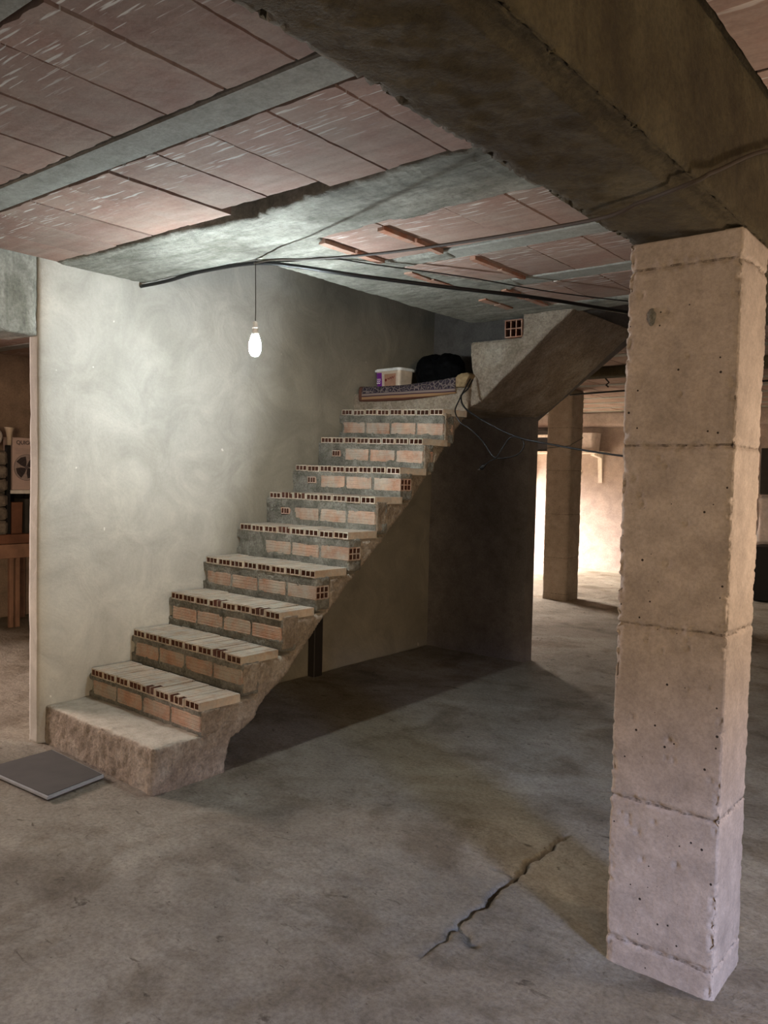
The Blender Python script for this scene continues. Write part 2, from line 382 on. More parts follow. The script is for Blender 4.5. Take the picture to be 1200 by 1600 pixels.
def fz(x, y):
    z = .006*fbm(Vector((x*1.2, y*1.2, 3)), 4)+.0035*fbm(Vector((x*8, y*12, 9)), 4)
    far = max(0, min(1, (math.hypot(x+4, y-8)-3)/-3+1)) if y > 5.5 else 0
    if y > 5.2: z += .012*min(1, (y-5.2))*fbm(Vector((x*5, y*5, 1)), 4)
    if -2 < x < -1 and 1.8 < y < 3.3:
        w = noise.noise(Vector((x*18, y*18, 0)))*.016; w2 = noise.noise(Vector((x*50, y*50, 5)))*.008
        d = min(segd((x+w+w2, y+w), a, b) for a, b in zip(CRK, CRK[1:]))
        d2 = min([segd((x+w, y+w), a, b) for a, b in zip(CR2, CR2[1:])]+[segd((x+w, y+w), a, b) for a, b in zip(CR3, CR3[1:])])
        taper = max(.25, min(1, (y-2.0)/.5))
        z -= .034*taper*math.exp(-(d/(.005+.004*taper))**2)+.016*math.exp(-(d2/.012)**2)
        z += .001*math.exp(-((d-.03)/.02)**2)
    for a, b, r in dents:
        q = math.hypot((x-a)*1.0, (y-b)*1.5)
        if q < 3*r: z -= .007*math.exp(-(q/r)**2)*(1+.9*noise.noise(Vector((x*35, y*35, 2))))
    return z
bm = bmesh.new(); G = [[bm.verts.new((x, y, fz(x, y))) for y in YS] for x in XS]
for i in range(len(XS)-1):
    for j in range(len(YS)-1): bm.faces.new((G[i][j], G[i+1][j], G[i+1][j+1], G[i][j+1]))
fl = obj('floor', bm, 'floor', smooth=True); tag(fl, 'cracked rough cement floor of the basement', kind='structure')

# walls -------------------------------------------------------------
def struct(name, bm, mat, label=None, smooth=False):
    o = obj(name, bm, mat, smooth=smooth); return tag(o, label, kind='structure')
# stair wall: fine enough for a slightly wavy trowelled face
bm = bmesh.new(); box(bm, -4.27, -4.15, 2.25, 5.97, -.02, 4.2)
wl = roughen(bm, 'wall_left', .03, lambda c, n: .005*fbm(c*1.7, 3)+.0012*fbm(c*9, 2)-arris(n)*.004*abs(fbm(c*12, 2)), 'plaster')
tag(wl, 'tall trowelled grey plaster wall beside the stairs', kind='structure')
# wall behind the landing, its lower part ends at the passage, upper part follows the second flight
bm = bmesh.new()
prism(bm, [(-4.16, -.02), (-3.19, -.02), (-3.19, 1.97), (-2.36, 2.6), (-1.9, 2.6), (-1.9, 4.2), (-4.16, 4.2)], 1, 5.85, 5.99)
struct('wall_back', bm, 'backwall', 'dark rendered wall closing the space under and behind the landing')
bm = bmesh.new(); box(bm, -8.2, -4.27, 5.85, 5.99, -.02, 2.66); struct('wall_room_block', bm, 'roomwall')  # unseen wall added to keep the far daylight out of the left room
bm = bmesh.new(); box(bm, -9.2, 6.5, 12.9, 13.1, -.02, 2.75); struct('wall_far', bm, 'farwall', 'pale far wall lit by daylight beyond the rear pillar')
bm = bmesh.new(); box(bm, -8.2, -7.98, 1.8, 6.2, -.02, 2.75); box(bm, -8.2, -7.98, -4.3, 0.0, -.02, 2.75); box(bm, -8.2, -7.98, 0.0, 1.8, 2.4, 2.75); box(bm, -8.2, -7.98, 0.0, 1.8, -.02, 1.3); struct('wall_outer', bm, 'roomwall')  # opening invented to let the left fill in
# assumed daylight opening in the far side of the rear room
bm = bmesh.new(); box(bm, -9.2, -8.98, 5.9, 10.1, -.02, 2.75); box(bm, -9.2, -8.98, 12.3, 13.1, -.02, 2.75); box(bm, -9.2, -8.98, 10.1, 12.3, 2.35, 2.75)
struct('wall_rear_side', bm, 'farwall')
bm = bmesh.new(); box(bm, -9.2, -8.0, 5.85, 5.99, -.02, 2.75); struct('wall_rear_return', bm, 'farwall')
# right side wall with an assumed door that daylight comes through, plus an opening added for the warm fill; wall behind the camera
bm = bmesh.new(); box(bm, 4.0, 4.2, -4.3, -4.15, -.02, 2.75); box(bm, 4.0, 4.2, -2.75, -2.3, -.02, 2.75); box(bm, 4.0, 4.2, -4.15, -2.75, -.02, .95); box(bm, 4.0, 4.2, -4.15, -2.75, 2.0, 2.75); box(bm, 4.0, 4.2, 0.2, 13.1, -.02, 2.75); box(bm, 4.0, 4.2, -2.3, .2, 2.25, 2.75)
struct('wall_right', bm, 'roomwall')
bm = bmesh.new(); box(bm, -8.2, 4.2, -4.3, -4.1, -.02, 2.75)
struct('wall_front', bm, 'roomwall')
# stairwell above the ceiling: unseen walls and lid added to block light
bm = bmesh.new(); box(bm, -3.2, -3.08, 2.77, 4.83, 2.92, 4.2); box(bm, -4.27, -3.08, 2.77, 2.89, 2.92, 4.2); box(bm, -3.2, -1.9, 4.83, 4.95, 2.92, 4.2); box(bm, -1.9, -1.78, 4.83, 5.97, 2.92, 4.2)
struct('wall_stairwell_block', bm, 'backwall')
bm = bmesh.new(); box(bm, -4.3, -1.75, 2.75, 6.0, 4.2, 4.3); struct('ceiling_stairwell_block', bm, 'backwall')

# ceiling -----------------------------------------------------------
bm = bmesh.new()
for r in ((-9.2, 4.2, -4.3, 2.89), (-3.2, 4.2, 2.89, 4.96), (-1.9, 4.2, 4.96, 5.99), (-9.2, 4.2, 5.99, 13.1), (-9.2, -4.27, 2.89, 5.99)):
    box(bm, r[0], r[1], r[2], r[3], 2.665, 2.93)
ceil = struct('ceiling', bm, 'slab', 'ceiling of pink clay blocks between grey joists')
# cast cement band round the stair opening: ragged edges
def ragged(p, q, amp, step=.035, seed=0):
    p = Vector(p+(0,)); q = Vector(q+(0,)); d = q-p; L = d.length; n = max(1, int(L/step)); nrm = Vector((-d.y, d.x, 0)).normalized(); out = []
    for i in range(n):
        t = i/n; c = p+d*t; a = 0 if i == 0 else amp*(noise.noise(Vector((c.x*5+seed, c.y*5, 0)))*1.2+noise.noise(Vector((c.x*19+seed, c.y*19, 0)))*.5)
        c = c+nrm*a; out.append((c.x, c.y))
    return out
def ring(pts, raggeds):
    out = []
    for i, (p, amp) in enumerate(zip(pts, raggeds)):
        q = pts[(i+1) % len(pts)]
        out += ragged(p, q, amp, seed=i*7) if amp else [p]
    return out
band = ring([(-4.15, 2.35), (-4.15, 2.89), (-3.2, 2.89), (-3.2, 4.96), (-1.9, 4.96), (-1.9, 4.72), (-2.42, 4.70), (-2.44, 4.2), (-2.32, 4.14), (-2.30, 3.99), (-2.45, 3.93), (-2.66, 3.46), (-2.66, 3.44), (-2.45, 3.45), (-2.3, 3.43), (-2.28, 3.31), (-2.66, 3.30), (-2.67, 2.80), (-1.0, 2.78), (-1.0, 2.33), (-1.5, 2.32), (-1.9, 2.34), (-2.24, 2.36), (-2.7, 2.41), (-3.1, 2.36)],
            [0, 0, .006, .006, 0, .02, .03, .02, .01, .03, .03, 0, .01, .01, .01, .03, .015, .03, 0, .02, .02, .015, .03, .03, .03])
bm = bmesh.new(); prism(bm, band, 2, 2.592, 2.70)
cb = roughen(bm, 'cement_band', .014, lambda c, n: (.004*fbm(c*7, 4)+.0025*fbm(c*30, 2))*(1 if n.z < -.3 else .6)-arris(n)*.004, 'band', ceil)
cb['label'] = 'grey cement band round the stair opening'
# joists
def joist(y0, y1, x0, x1, zb=2.598):
    bm = bmesh.new(); box(bm, x0, x1, y0, y1, zb, 2.68); bmesh.ops.bevel(bm, geom=bm.edges[:], offset=.006, segments=1, affect='EDGES')
    return obj('joist', bm, 'joist', ceil)
JY = [(-1.26, -1.12), (-.56, -.42), (.14, .28), (.87, 1.01), (1.59, 1.735)]
for a, b in JY: joist(a, b, -4.2, 3.95)
joist(3.305, 3.445, -2.40, 3.95, 2.594); joist(3.985, 4.135, -2.32, 3.95, 2.594); joist(4.70, 4.84, -1.9, 3.95)
for y in (6.85, 8.25, 8.95, 9.65, 10.35, 11.05, 11.75, 12.4): joist(y, y+.14, -8.9, 3.95)
for y in (-1.2, -.5, .2, .9, 1.6, 2.3, 3.0, 3.7, 4.4, 5.1): joist(y, y+.13, -7.95, -4.55)
# clay blocks
_tile_cache = {}
def tile_mesh(w, d):
    bm = bmesh.new(); nx, ny = max(2, int(w/.03)), max(2, int(d/.03))
    vs = [[None]*(ny+1) for _ in range(nx+1)]
    for i in range(nx+1):
        for j in range(ny+1):
            x = -w/2+w*i/nx; y = -d/2+d*j/ny
            if i in (0, nx): x += random.uniform(-.0022, .0022)
            if j in (0, ny): y += random.uniform(-.006, .004)
            vs[i][j] = bm.verts.new((x, y, random.uniform(-.0006, .0006)))
    for i in range(nx):
        for j in range(ny): bm.faces.new((vs[i][j], vs[i][j+1], vs[i+1][j+1], vs[i+1][j]))
    ext = bmesh.ops.extrude_face_region(bm, geom=bm.faces[:])
    for v in ext['geom']:
        if isinstance(v, bmesh.types.BMVert): v.co.z += .055
    bmesh.ops.recalc_face_normals(bm, faces=bm.faces)
    me = bpy.data.meshes.new('clay_block'); bm.to_mesh(me); bm.free(); me.materials.append(M['tile']); return me
def tile(x0, x1, y0, y1, z=2.60):
    key = (round(x1-x0, 2), round(y1-y0, 2), random.randint(0, 2))
    if key not in _tile_cache: _tile_cache[key] = tile_mesh(x1-x0-.009, y1-y0-.012)
    o = bpy.data.objects.new('clay_block', _tile_cache[key]); COL.objects.link(o); o.parent = ceil
    o.location = ((x0+x1)/2, (y0+y1)/2, z+random.uniform(-.002, .004)); o.rotation_euler = (random.uniform(-.006, .006), random.uniform(-.012, .012), random.uniform(-.004, .004))
    return o
PX = .283
xr = [-4.15+.005]+[-2.735+PX*k for k in range(-4, 7)]
xr = sorted(x for x in xr if x < -.95)
rows = [(1.743, 2.345), (1.018, 1.583), (.288, .863)]
ntile = 0
for ri, (y0, y1) in enumerate(rows):
    off = (0, .01, .02)[ri]
    for a, b in zip(xr, xr[1:]+[-.95]):
        e = y1
        if ri == 0 and -2.8 < a < -2.3: e = y1-.06
        tile(a+off, b+off, y0, e)
for (y0, y1, xs) in ((2.76, 3.297, (-2.66, -2.306, -1.937, -1.654, -1.37, -1.087)), (3.452, 3.978, (-2.66, -2.20, -1.927, -1.65, -1.37, -1.087)), (4.142, 4.694, (-2.66, -2.437, -2.15, -1.87, -1.58, -1.3, -1.0))):
    for a, b in zip(xs, xs[1:]): tile(a, b, y0, y1, 2.597)
for (y0, y1) in ((1.743, 2.345), (2.36, 2.9), (1.018, 1.583), (2.905, 3.297)):
    for k in range(4): tile(-.64+PX*k, -.64+PX*(k+1), y0, y1)
# exposed terracotta edges in the cement beside the opening
for (x, y0, y1, w) in ((-2.675, 2.84, 3.28, .04), (-2.32, 2.84, 3.30, .035), (-2.68, 3.52, 3.90, .05), (-2.24, 3.47, 3.97, .03), (-2.70, 4.30, 4.62, .05), (-2.46, 4.15, 4.66, .04)):
    bm = bmesh.new(); box(bm, x-w/2, x+w/2, y0, (y0+y1)/2-.006, 2.583, 2.62); box(bm, x-w/2+.006, x+w/2+.006, (y0+y1)/2+.006, y1, 2.583, 2.62)
    for v in bm.verts: v.co.x += random.uniform(-.004, .004); v.co.z += random.uniform(-.002, .002)
    obj('block_edge', bm, 'terracotta', ceil)
# remaining blocks out of the close view, laid the same way
bm = bmesh.new()
def far_tiles(x0, x1, y0, y1, px=.29):
    x = x0
    while x < x1-.05:
        box(bm, x+.005, min(x+px, x1)-.005, y0+.005, y1-.005, 2.602+random.uniform(-.002, .003), 2.665); x += px
for a, b in zip([6.0, 6.99, 7.7, 8.39, 9.09, 9.79, 10.49, 11.19, 11.89], [6.85, 7.55, 8.25, 8.95, 9.65, 10.35, 11.05, 11.75, 12.4]): far_tiles(-8.9, 3.9, a, b)
for y in (-1.2, -.5, .2, .9, 1.6, 2.3, 3.0, 3.7, 4.4): far_tiles(-7.95, -4.5, y+.13, y+.7)
for a, b in ((-.42, .14), (-1.12, -.56)): far_tiles(-4.15, 3.9, a, b)
for a, b in ((1.743, 2.345), (1.018, 1.583), (.288, .863), (3.452, 3.978), (4.14, 4.7)): far_tiles(.55, 3.9, a, b)
ft = obj('block_infill', bm, 'tile', ceil); ft['kind'] = 'stuff'

# beams ---------------------------------------------------------------
def beam_fn(c, n):
    d = .003*fbm(c*5, 4)+.0015*fbm(c*26, 2)
    e = arris(n)
    if e > 0: d -= e*(.004+.012*max(0, noise.noise(c*14))+.006*abs(noise.noise(c*40)))
    d -= chip(c, near_edge(c, (-.985, -.655, -99, 99, 2.207, 99), .03), .035)
    if n.x > .7: d += .006*fbm(Vector((c.x, c.y*3, c.z*6)), 3)
    if n.z < -.7 and c.x > -.704: d -= .009
    if n.z < -.7 and abs(c.x+.704) < .008: d += .006*noise.noise(c*22)
    return d
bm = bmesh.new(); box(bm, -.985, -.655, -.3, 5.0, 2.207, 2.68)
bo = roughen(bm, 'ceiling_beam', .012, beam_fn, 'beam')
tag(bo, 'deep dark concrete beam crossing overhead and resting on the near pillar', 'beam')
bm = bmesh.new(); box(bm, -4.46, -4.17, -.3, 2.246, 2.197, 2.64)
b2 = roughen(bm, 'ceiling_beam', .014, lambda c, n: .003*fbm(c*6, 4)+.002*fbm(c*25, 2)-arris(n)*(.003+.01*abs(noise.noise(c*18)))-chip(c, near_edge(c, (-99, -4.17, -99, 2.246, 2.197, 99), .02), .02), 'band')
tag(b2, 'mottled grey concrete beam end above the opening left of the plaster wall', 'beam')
bm = bmesh.new(); box(bm, -8.9, 3.9, 7.56, 7.72, 2.50, 2.62)
tag(roughen(bm, 'ceiling_beam', .04, lambda c, n: .004*fbm(c*4, 3), 'beam'), 'dark shallow beam under the bright rear ceiling, beyond the second flight', 'beam')
bm = bmesh.new(); box(bm, -8.9, 3.9, 12.62, 12.9, 2.37, 2.62)
tag(roughen(bm, 'ceiling_beam', .04, lambda c, n: .004*fbm(c*4, 3), 'farwall'), 'pale beam running along the top of the far wall', 'beam')

# pillars -------------------------------------------------------------
def pillar(name, x0, x1, y0, y1, zt, joints, voxel, label, chips=1.0):
    bm = bmesh.new(); box(bm, x0, x1, y0, y1, -.03, zt)
    hs = [(random.uniform(x0, x1), random.uniform(.2, 2.1), random.uniform(.004, .009)) for _ in range(34)] if chips >= 1 else []
    def fn(c, n):
        d = .0022*fbm(c*3.5, 3)+.0008*fbm(c*25, 2)
        e = arris(n)
        if e > 0:
            d -= e*chips*.003
        d -= chips*chip(c, near_edge(c, (x0, x1, y0, y1, -9, 9), .02), .026)
        for k, j in enumerate(joints):
            dz = c.z-j-.006*noise.noise(Vector((c.x*9, c.y*9, k)))
            if abs(dz) < .05:
                g = math.exp(-(dz/.007)**2); rr = math.exp(-(dz/.018)**2)
                d += chips*(-.009*g*(1+noise.noise(c*45))+.014*rr*max(0, noise.noise(c*60)+.1)*max(0, .4+noise.noise(Vector((c.x*6, c.y*6, k*3)))))
        if n.y < -.8:
            for hx, hz, hr in hs:
                q = math.hypot(c.x-hx, (c.z-hz)*.8)
                if q < hr*2: d -= .007*math.exp(-(q/hr)**2)
        return d
    o = roughen(bm, name, voxel, fn, 'pillar')
    return tag(o, label, 'pillar')
p1 = pillar('concrete_pillar', -.988, -.66, 2.395, 2.665, 2.21, [.082, .528, 1.066, 1.606, 2.13], .0058, 'near square concrete pillar with form joints, carrying the overhead beam', 1)
p2 = pillar('concrete_pillar', -4.76, -4.44, 9.17, 9.52, 2.6, [.528, 1.066, 1.606, 2.13], .02, 'slimmer looking concrete pillar standing in the bright rear room', .7)
# scratches and an old mortar scab on the near pillar
bm = bmesh.new(); bmesh.ops.create_icosphere(bm, subdivisions=3, radius=.016, matrix=Matrix.Translation((-.912, 2.393, 1.987)) @ Matrix.Diagonal((.8, .5, 1.5, 1)))
for v in bm.verts: v.co += v.normal*.006*noise.noise(v.co*120)
obj('mortar_scab', bm, 'mortar', p1)

# ================================================================== STAIRS
XR, XL = -3.11, -4.15
ZK = [.218, .374, .560, .755, .957, 1.16, 1.366, 1.549, 1.742, 1.950]
DZ = [-.01, 0, 0, 0, 0, 0, .003, .01, .028, .038]          # how much higher the wall end of each tread sits
YR = [2.238, 2.50, 2.765, 3.035, 3.300, 3.572, 3.810, 4.054, 4.285, 4.511]
YL = [2.289, 2.545, 2.82, 3.083, 3.350, 3.628, 3.893, 4.146, 4.400, 4.627]
TH = .042          # tread tile thickness
LY, LZ = 4.79, 2.125
stair = empty('staircase', ((XR+XL)/2, 2.24, 0)); tag(stair, 'unfinished hollow brick staircase climbing along the plaster wall', 'staircase')
def local(o):            # parts are modelled in world coordinates, so undo the parent's offset
    o.matrix_parent_inverse = stair.matrix_world.inverted(); return o
bpy.context.view_layer.update()
INV = Matrix.Translation(stair.location).inverted()
def sp(name, bm, mat, label=None, smooth=False):
    bm.transform(INV); o = obj(name, bm, mat, stair, smooth)
    if label: o['label'] = label
    return o
RB = .105               # depth taken by the brick riser
def profile(Y, D=0):
    ZK = [z+D*q for z, q in zip(globals()['ZK'], DZ)]
    p = [(Y[0], -.03), (Y[0], ZK[0])]
    for k in range(1, 10):
        p.append((Y[k]+RB, ZK[k-1]-(TH if k > 1 else 0))) if k > 1 else p.append((Y[k]+RB, ZK[0]))
        p.append((Y[k]+RB, ZK[k]-TH))
    p.append((LY, ZK[9]-TH)); p.append((LY, LZ)); p.append((5.86, LZ)); p.append((5.86, 1.99))
    dy = Y[0]-YR[0]
    for (y, z) in ((4.84, 1.985), (4.157, 1.315), (3.6, .86), (3.342, .65), (3.1, .42), (2.93, .31), (2.82, .20), (2.70, .15), (2.665, .03), (2.66, -.03)):
        p.append((y+dy*.6, z))
    return p
bm = bmesh.new(); prism(bm, profile(YR), 0, XR+.004, XL-.01, profile(YL, 1))
def slab_fn(c, n):
    d = .004*fbm(c*6, 4)+.003*fbm(c*30, 3)
    d -= arris(n)*(.003+.018*max(0, noise.noise(c*16))+.008*abs(noise.noise(c*45)))
    if c.z < .25 and (n.y < -.5 or n.x > .5): d += .006*fbm(c*24, 3)-.012*max(0, noise.noise(c*38)-.25)+.004
    if n.x > .6: d += .006*fbm(c*13, 4)-.010*max(0, noise.noise(c*30)-.3)
    if n.z < -.3: d += .006*fbm(c*8, 2)
    return d
bm.transform(INV)
sl = roughen(bm, 'flight_slab', .0135, lambda c, n: slab_fn(c+stair.location, n), 'stair', stair)
sl['label'] = 'rough cast concrete flight with the solid bottom step'

# hollow bricks
def hollow(w, d, h, nx, nz, face='y', cut=None, depth=.10):
    """brick with nx*nz channels opening on -y; cut = how far each cell's top is broken back"""
    bm = bmesh.new(); t = .007; cw = (w-t)/nx; ch = (h-t)/nz
    for i in range(nx+1): x = -w/2+i*cw; box(bm, x, x+t, 0, depth, 0, h)
    for j in range(nz+1):
        z = j*ch
        for i in range(nx):
            y0 = cut[i] if (cut and j == nz) else 0
            box(bm, -w/2+i*cw+t, -w/2+(i+1)*cw, y0, depth, z, z+t)
    box(bm, -w/2, w/2, depth, d, 0, h)
    for v in bm.verts:
        v.co += Vector((random.uniform(-.0007, .0007), random.uniform(-.0015, .001), random.uniform(-.0007, .0007)))
    return raw_shade_inside(bm, w, h)
def raw_shade_inside(bm, w, h):
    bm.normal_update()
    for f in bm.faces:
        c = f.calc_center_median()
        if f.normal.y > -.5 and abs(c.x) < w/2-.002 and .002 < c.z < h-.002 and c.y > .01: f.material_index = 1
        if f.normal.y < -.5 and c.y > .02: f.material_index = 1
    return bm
def mesh_of(bm, mat, name):
    bm.normal_update(); me = bpy.data.meshes.new(name); bm.to_mesh(me); bm.free(); me.materials.append(M[mat]); me.materials.append(M['raw_clay_shade']); return me
TW = .1265
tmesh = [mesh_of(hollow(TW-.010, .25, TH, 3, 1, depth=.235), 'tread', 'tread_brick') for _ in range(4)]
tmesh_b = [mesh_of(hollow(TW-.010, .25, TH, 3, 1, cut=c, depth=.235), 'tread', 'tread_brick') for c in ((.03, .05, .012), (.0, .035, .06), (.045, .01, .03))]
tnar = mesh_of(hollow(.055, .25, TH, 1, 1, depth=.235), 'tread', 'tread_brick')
riser_len = .235
def riser_brick(w, d=.1, h=.078, seed=0):
    bm = bmesh.new(); nx, nz = 12, 9
    vs = {}
    for i in range(nx+1):
        for j in range(nz+1):
            x = -w/2+w*i/nx; z = h*j/nz
            if j in (0, nz): z += .0035*noise.noise(Vector((x*40+seed, z*9, 1)))
            if i in (0, nx): x += .003*noise.noise(Vector((seed, z*60, 2)))
            groove = .0012*(j % 2)
            vs[i, j] = bm.verts.new((x, groove, z))
    for i in range(nx):
        for j in range(nz): bm.faces.new((vs[i, j], vs[i+1, j], vs[i+1, j+1], vs[i, j+1]))
    ext = bmesh.ops.extrude_face_region(bm, geom=bm.faces[:])
    for v in ext['geom']:
        if isinstance(v, bmesh.types.BMVert): v.co.y += d
    bmesh.ops.recalc_face_normals(bm, faces=bm.faces)
    return mesh_of(bm, 'brick', 'riser_brick')
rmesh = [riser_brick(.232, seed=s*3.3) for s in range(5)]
rend = []
def end_hollow():        # right hand brick showing six cells on its end
    bm = hollow(.1, .232, .078, 3, 2, depth=.05)
    bm.transform(Matrix.Rotation(math.pi/2, 4, 'Z')); bmesh.ops.translate(bm, vec=(.116, .05, 0), verts=bm.verts)
    return mesh_of(bm, 'brick', 'riser_brick')
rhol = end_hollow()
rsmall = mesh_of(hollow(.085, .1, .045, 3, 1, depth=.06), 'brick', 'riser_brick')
broken = {1: [4, 6], 2: [6], 3: [3, 6], 5: [3], 6: [1, 2]}
for k in range(1, 10):
    yr, yl = YR[k], YL[k]; ang = math.atan2(yl-yr, XL-XR)-math.pi   # nosing line direction
    ang = math.atan((yr-yl)/(XR-XL))
    base_z = ZK[k]-TH
    def at(u, z, yoff=0): # u = distance from the right end
        t = u/(XR-XL); return Vector((XR-u, yr+(yl-yr)*t+yoff, z+DZ[k]*t))-stair.location
    n = 8; u = TW/2; idx = 0
    while u < XR-XL+.02:
        rem = XR-XL-(u-TW/2)
        if rem < TW*.75:
            me = tnar; uu = u-TW/2+.03
            if rem < .03: break
        else:
            idx_b = broken.get(k, []); me = tmesh_b[(idx+k) % 3] if (7-idx) in idx_b else tmesh[(idx*3+k) % 4]; uu = u
        o = bpy.data.objects.new('tread_brick', me); COL.objects.link(o); o.parent = stair
        o.location = at(uu, base_z+random.uniform(-.002, .002), random.uniform(-.004, .003)); o.rotation_euler = (random.uniform(-.008, .008), random.uniform(-.008, .008)+DZ[k]/1.04, ang+random.uniform(-.008, .008))
        u += TW; idx += 1
    # riser bricks
    RH = ZK[k]-ZK[k-1]; z0 = ZK[k-1]+(.036 if k > 1 else .014)
    lay = [(.122, rmesh[k % 5]), (.122+.252, rmesh[(k+1) % 5]), (.122+.504, rmesh[(k+2) % 5]), (.122+.756, rmesh[(k+3) % 5])]
    if k in (4, 5, 7): lay[0] = (.117, rhol)
    for q, (u, me) in enumerate(lay):
        if q == 3 and k in (6, 7, 8): me = rsmall; u = .122+.72; zz = z0+.022
        else: zz = z0
        if q == 3 and k in (5,): continue
        o = bpy.data.objects.new('riser_brick', me); COL.objects.link(o); o.parent = stair
        o.location = at(u, zz+random.uniform(-.003, .003), .003); o.rotation_euler = (0, random.uniform(-.012, .012)+DZ[k]/1.04, ang)
    # mortar bed and joints of this riser
    bm = bmesh.new()
    R = Matrix.Translation((XR, yr, 0)) @ Matrix.Rotation(ang, 4, 'Z')
    Wd = XR-XL
    box(bm, -Wd-.01, -.003, .005, RB+.01, ZK[k-1]-.02, z0+.006, R)
    box(bm, -Wd-.01, -.003, .005, RB+.01, z0+.071, ZK[k]-TH+.002, R)
    for e in (.245, .497, .749, 1.0): box(bm, -e-.014, -e+.012, .005, RB+.01, ZK[k-1], ZK[k]-TH, R)
    if k in (6, 7, 8): box(bm, -Wd-.01, -.75, .006, RB+.01, z0+.0, z0+.02, R); box(bm, -.80, -.75, .006, RB, z0, z0+.08, R); box(bm, -Wd-.01, -.90, .006, RB, z0, z0+.08, R)
    if k == 5: box(bm, -.99, -.75, .008, RB, z0-.01, z0+.08, R)
    for v in bm.verts: v.co.z += DZ[k]*(XR-v.co.x)/1.04
    if k not in (4, 5, 7):            # cement rendered over the open side of the riser
        b3 = bmesh.new(); box(b3, XR-.02, XR+.004, yr+.012, yr+RB+.03, ZK[k-1]-.01, ZK[k]-(TH if k % 3 else TH*.6)+.002); b3.transform(INV)
        roughen(b3, 'side_render', .007, lambda c, n: .003*fbm((c+stair.location)*22, 3)-arris(n)*.004, 'stair', stair)
    bm.transform(INV)
    def mf(c, n, k=k, z0=z0):
        w = c+stair.location; w = Vector((w.x, w.y, w.z)); d = .004*fbm(w*16, 3)+.003*noise.noise(w*55)
        if n.z > -.5 or n.y < -.5: c.z += DZ[k]*(XR-w.x)/1.04*0
        if n.y < -.5:
            d += .005*noise.noise(Vector((w.x*9, k*5, w.z*22)))+.0005
        elif abs(n.z) > .5: d += .004*noise.noise(Vector((w.x*11, k*3, w.z*5)))+.001
        return d
    mm = roughen(bm, 'riser_mortar', .0075, mf, 'mortar', stair)
# cement skim between the wall and the treads / side mortar under the tread ends is part of the slab

# second flight --------------------------------------------------------
bm = bmesh.new()
prism(bm, [(-3.13, 1.985), (-3.03, 2.03), (-2.40, 2.555), (-2.345, 2.605), (-2.718, 2.605), (-2.718, 2.44), (-3.128, 2.44), (-3.12, 2.30), (-3.10, 2.2), (-3.16, 2.12)], 1, 4.845, 5.86)
def f2(c, n):
    d = .003*fbm(c*5, 4)+.0015*fbm(c*28, 2)-arris(n)*(.002+.008*max(0, noise.noise(c*15)))
    if n.y < -.7: d += .006*fbm(c*11, 3)
    return d
sf = empty('upper_flight', (-2.75, 4.85, 1.985)); tag(sf, 'second concrete stair flight rising right from the landing, dark boarded soffit', 'staircase')
bm.transform(Matrix.Translation(sf.location).inverted())
roughen(bm, 'flight_slab', .012, lambda c, n: f2(c+sf.location, n), 'stair', sf)
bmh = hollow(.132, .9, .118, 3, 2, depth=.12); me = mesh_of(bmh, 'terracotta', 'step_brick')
o = bpy.data.objects.new('step_brick', me); COL.objects.link(o); o.parent = sf; o.location = Vector((-2.79, 4.847, 2.446))-sf.location

# ================================================================== THINGS
# bulb on its wire
pb = empty('hanging_bulb', BULB); tag(pb, 'lit bare white bulb hanging on a thin wire from the corner of the stair opening', 'light bulb')
bm = bmesh.new(); lathe(bm, [(0, -.062), (.014, -.058), (.024, -.046), (.0295, -.026), (.030, -.006), (.027, .014), (.021, .034), (.017, .046)], 28)
obj('glass', bm, 'bulb', pb, True)
bm = bmesh.new(); lathe(bm, [(.017, .044), (.0185, .046), (.0185, .056), (.015, .06), (.0145, .075), (.016, .078), (.016, .084), (.013, .088), (.0125, .108), (.006, .114), (0, .114)], 20)
obj('socket', bm, 'porcelain', pb, True)
ANC = Vector((-3.185, 2.885, 2.585))
pts = spline([(0, 0, .112), (-.004, .004, .15), (.004, -.003, .175)]+[tuple(ANC-BULB)], 6)
bm = bmesh.new(); tube(bm, pts, .0022, 6); obj('wire', bm, 'browncable', pb, True)
def cable(name, pts, r, label, mat='cable', n=10):
    bm = bmesh.new(); tube(bm, spline(pts, n), r, 8); o = obj(name, bm, mat, smooth=True); return tag(o, label, 'cable')
cable('power_cable', [(-4.14, 2.862, 2.572), (-3.9, 2.872, 2.575), (-3.6, 2.868, 2.585), (-3.2, 2.893, 2.578), (-3.0, 2.99, 2.555), (-2.74, 3.17, 2.51), (-2.47, 3.58, 2.497), (-2.18, 4.10, 2.497), (-1.95, 4.69, 2.50), (-1.7, 5.3, 2.52), (-1.3, 6.0, 2.59)], .0105, 'thick black cable along the edge of the stair opening, sagging right behind the near pillar')
cable('light_cable', [(-3.2, 2.89, 2.577), (-2.95, 2.80, 2.54), (-2.6, 2.70, 2.47), (-1.9, 2.44, 2.34), (-1.0, 2.075, 2.197), (-.80, 2.0, 2.193), (-.645, 1.945, 2.199), (-.636, 2.05, 2.25), (-.636, 2.6, 2.475), (-.60, 3.2, 2.58)], .0055, 'thin dusty brown cable strung from the opening corner under the overhead beam', 'browncable')
cable('flat_cable', [(-3.19, 2.9, 2.586), (-3.0, 2.99, 2.582), (-2.83, 3.03, 2.583), (-2.70, 3.25, 2.577), (-2.45, 3.72, 2.575), (-2.2, 4.3, 2.57), (-1.9, 4.9, 2.58)], .0035, 'thin black cable lying on the ceiling just above the thick sagging one')
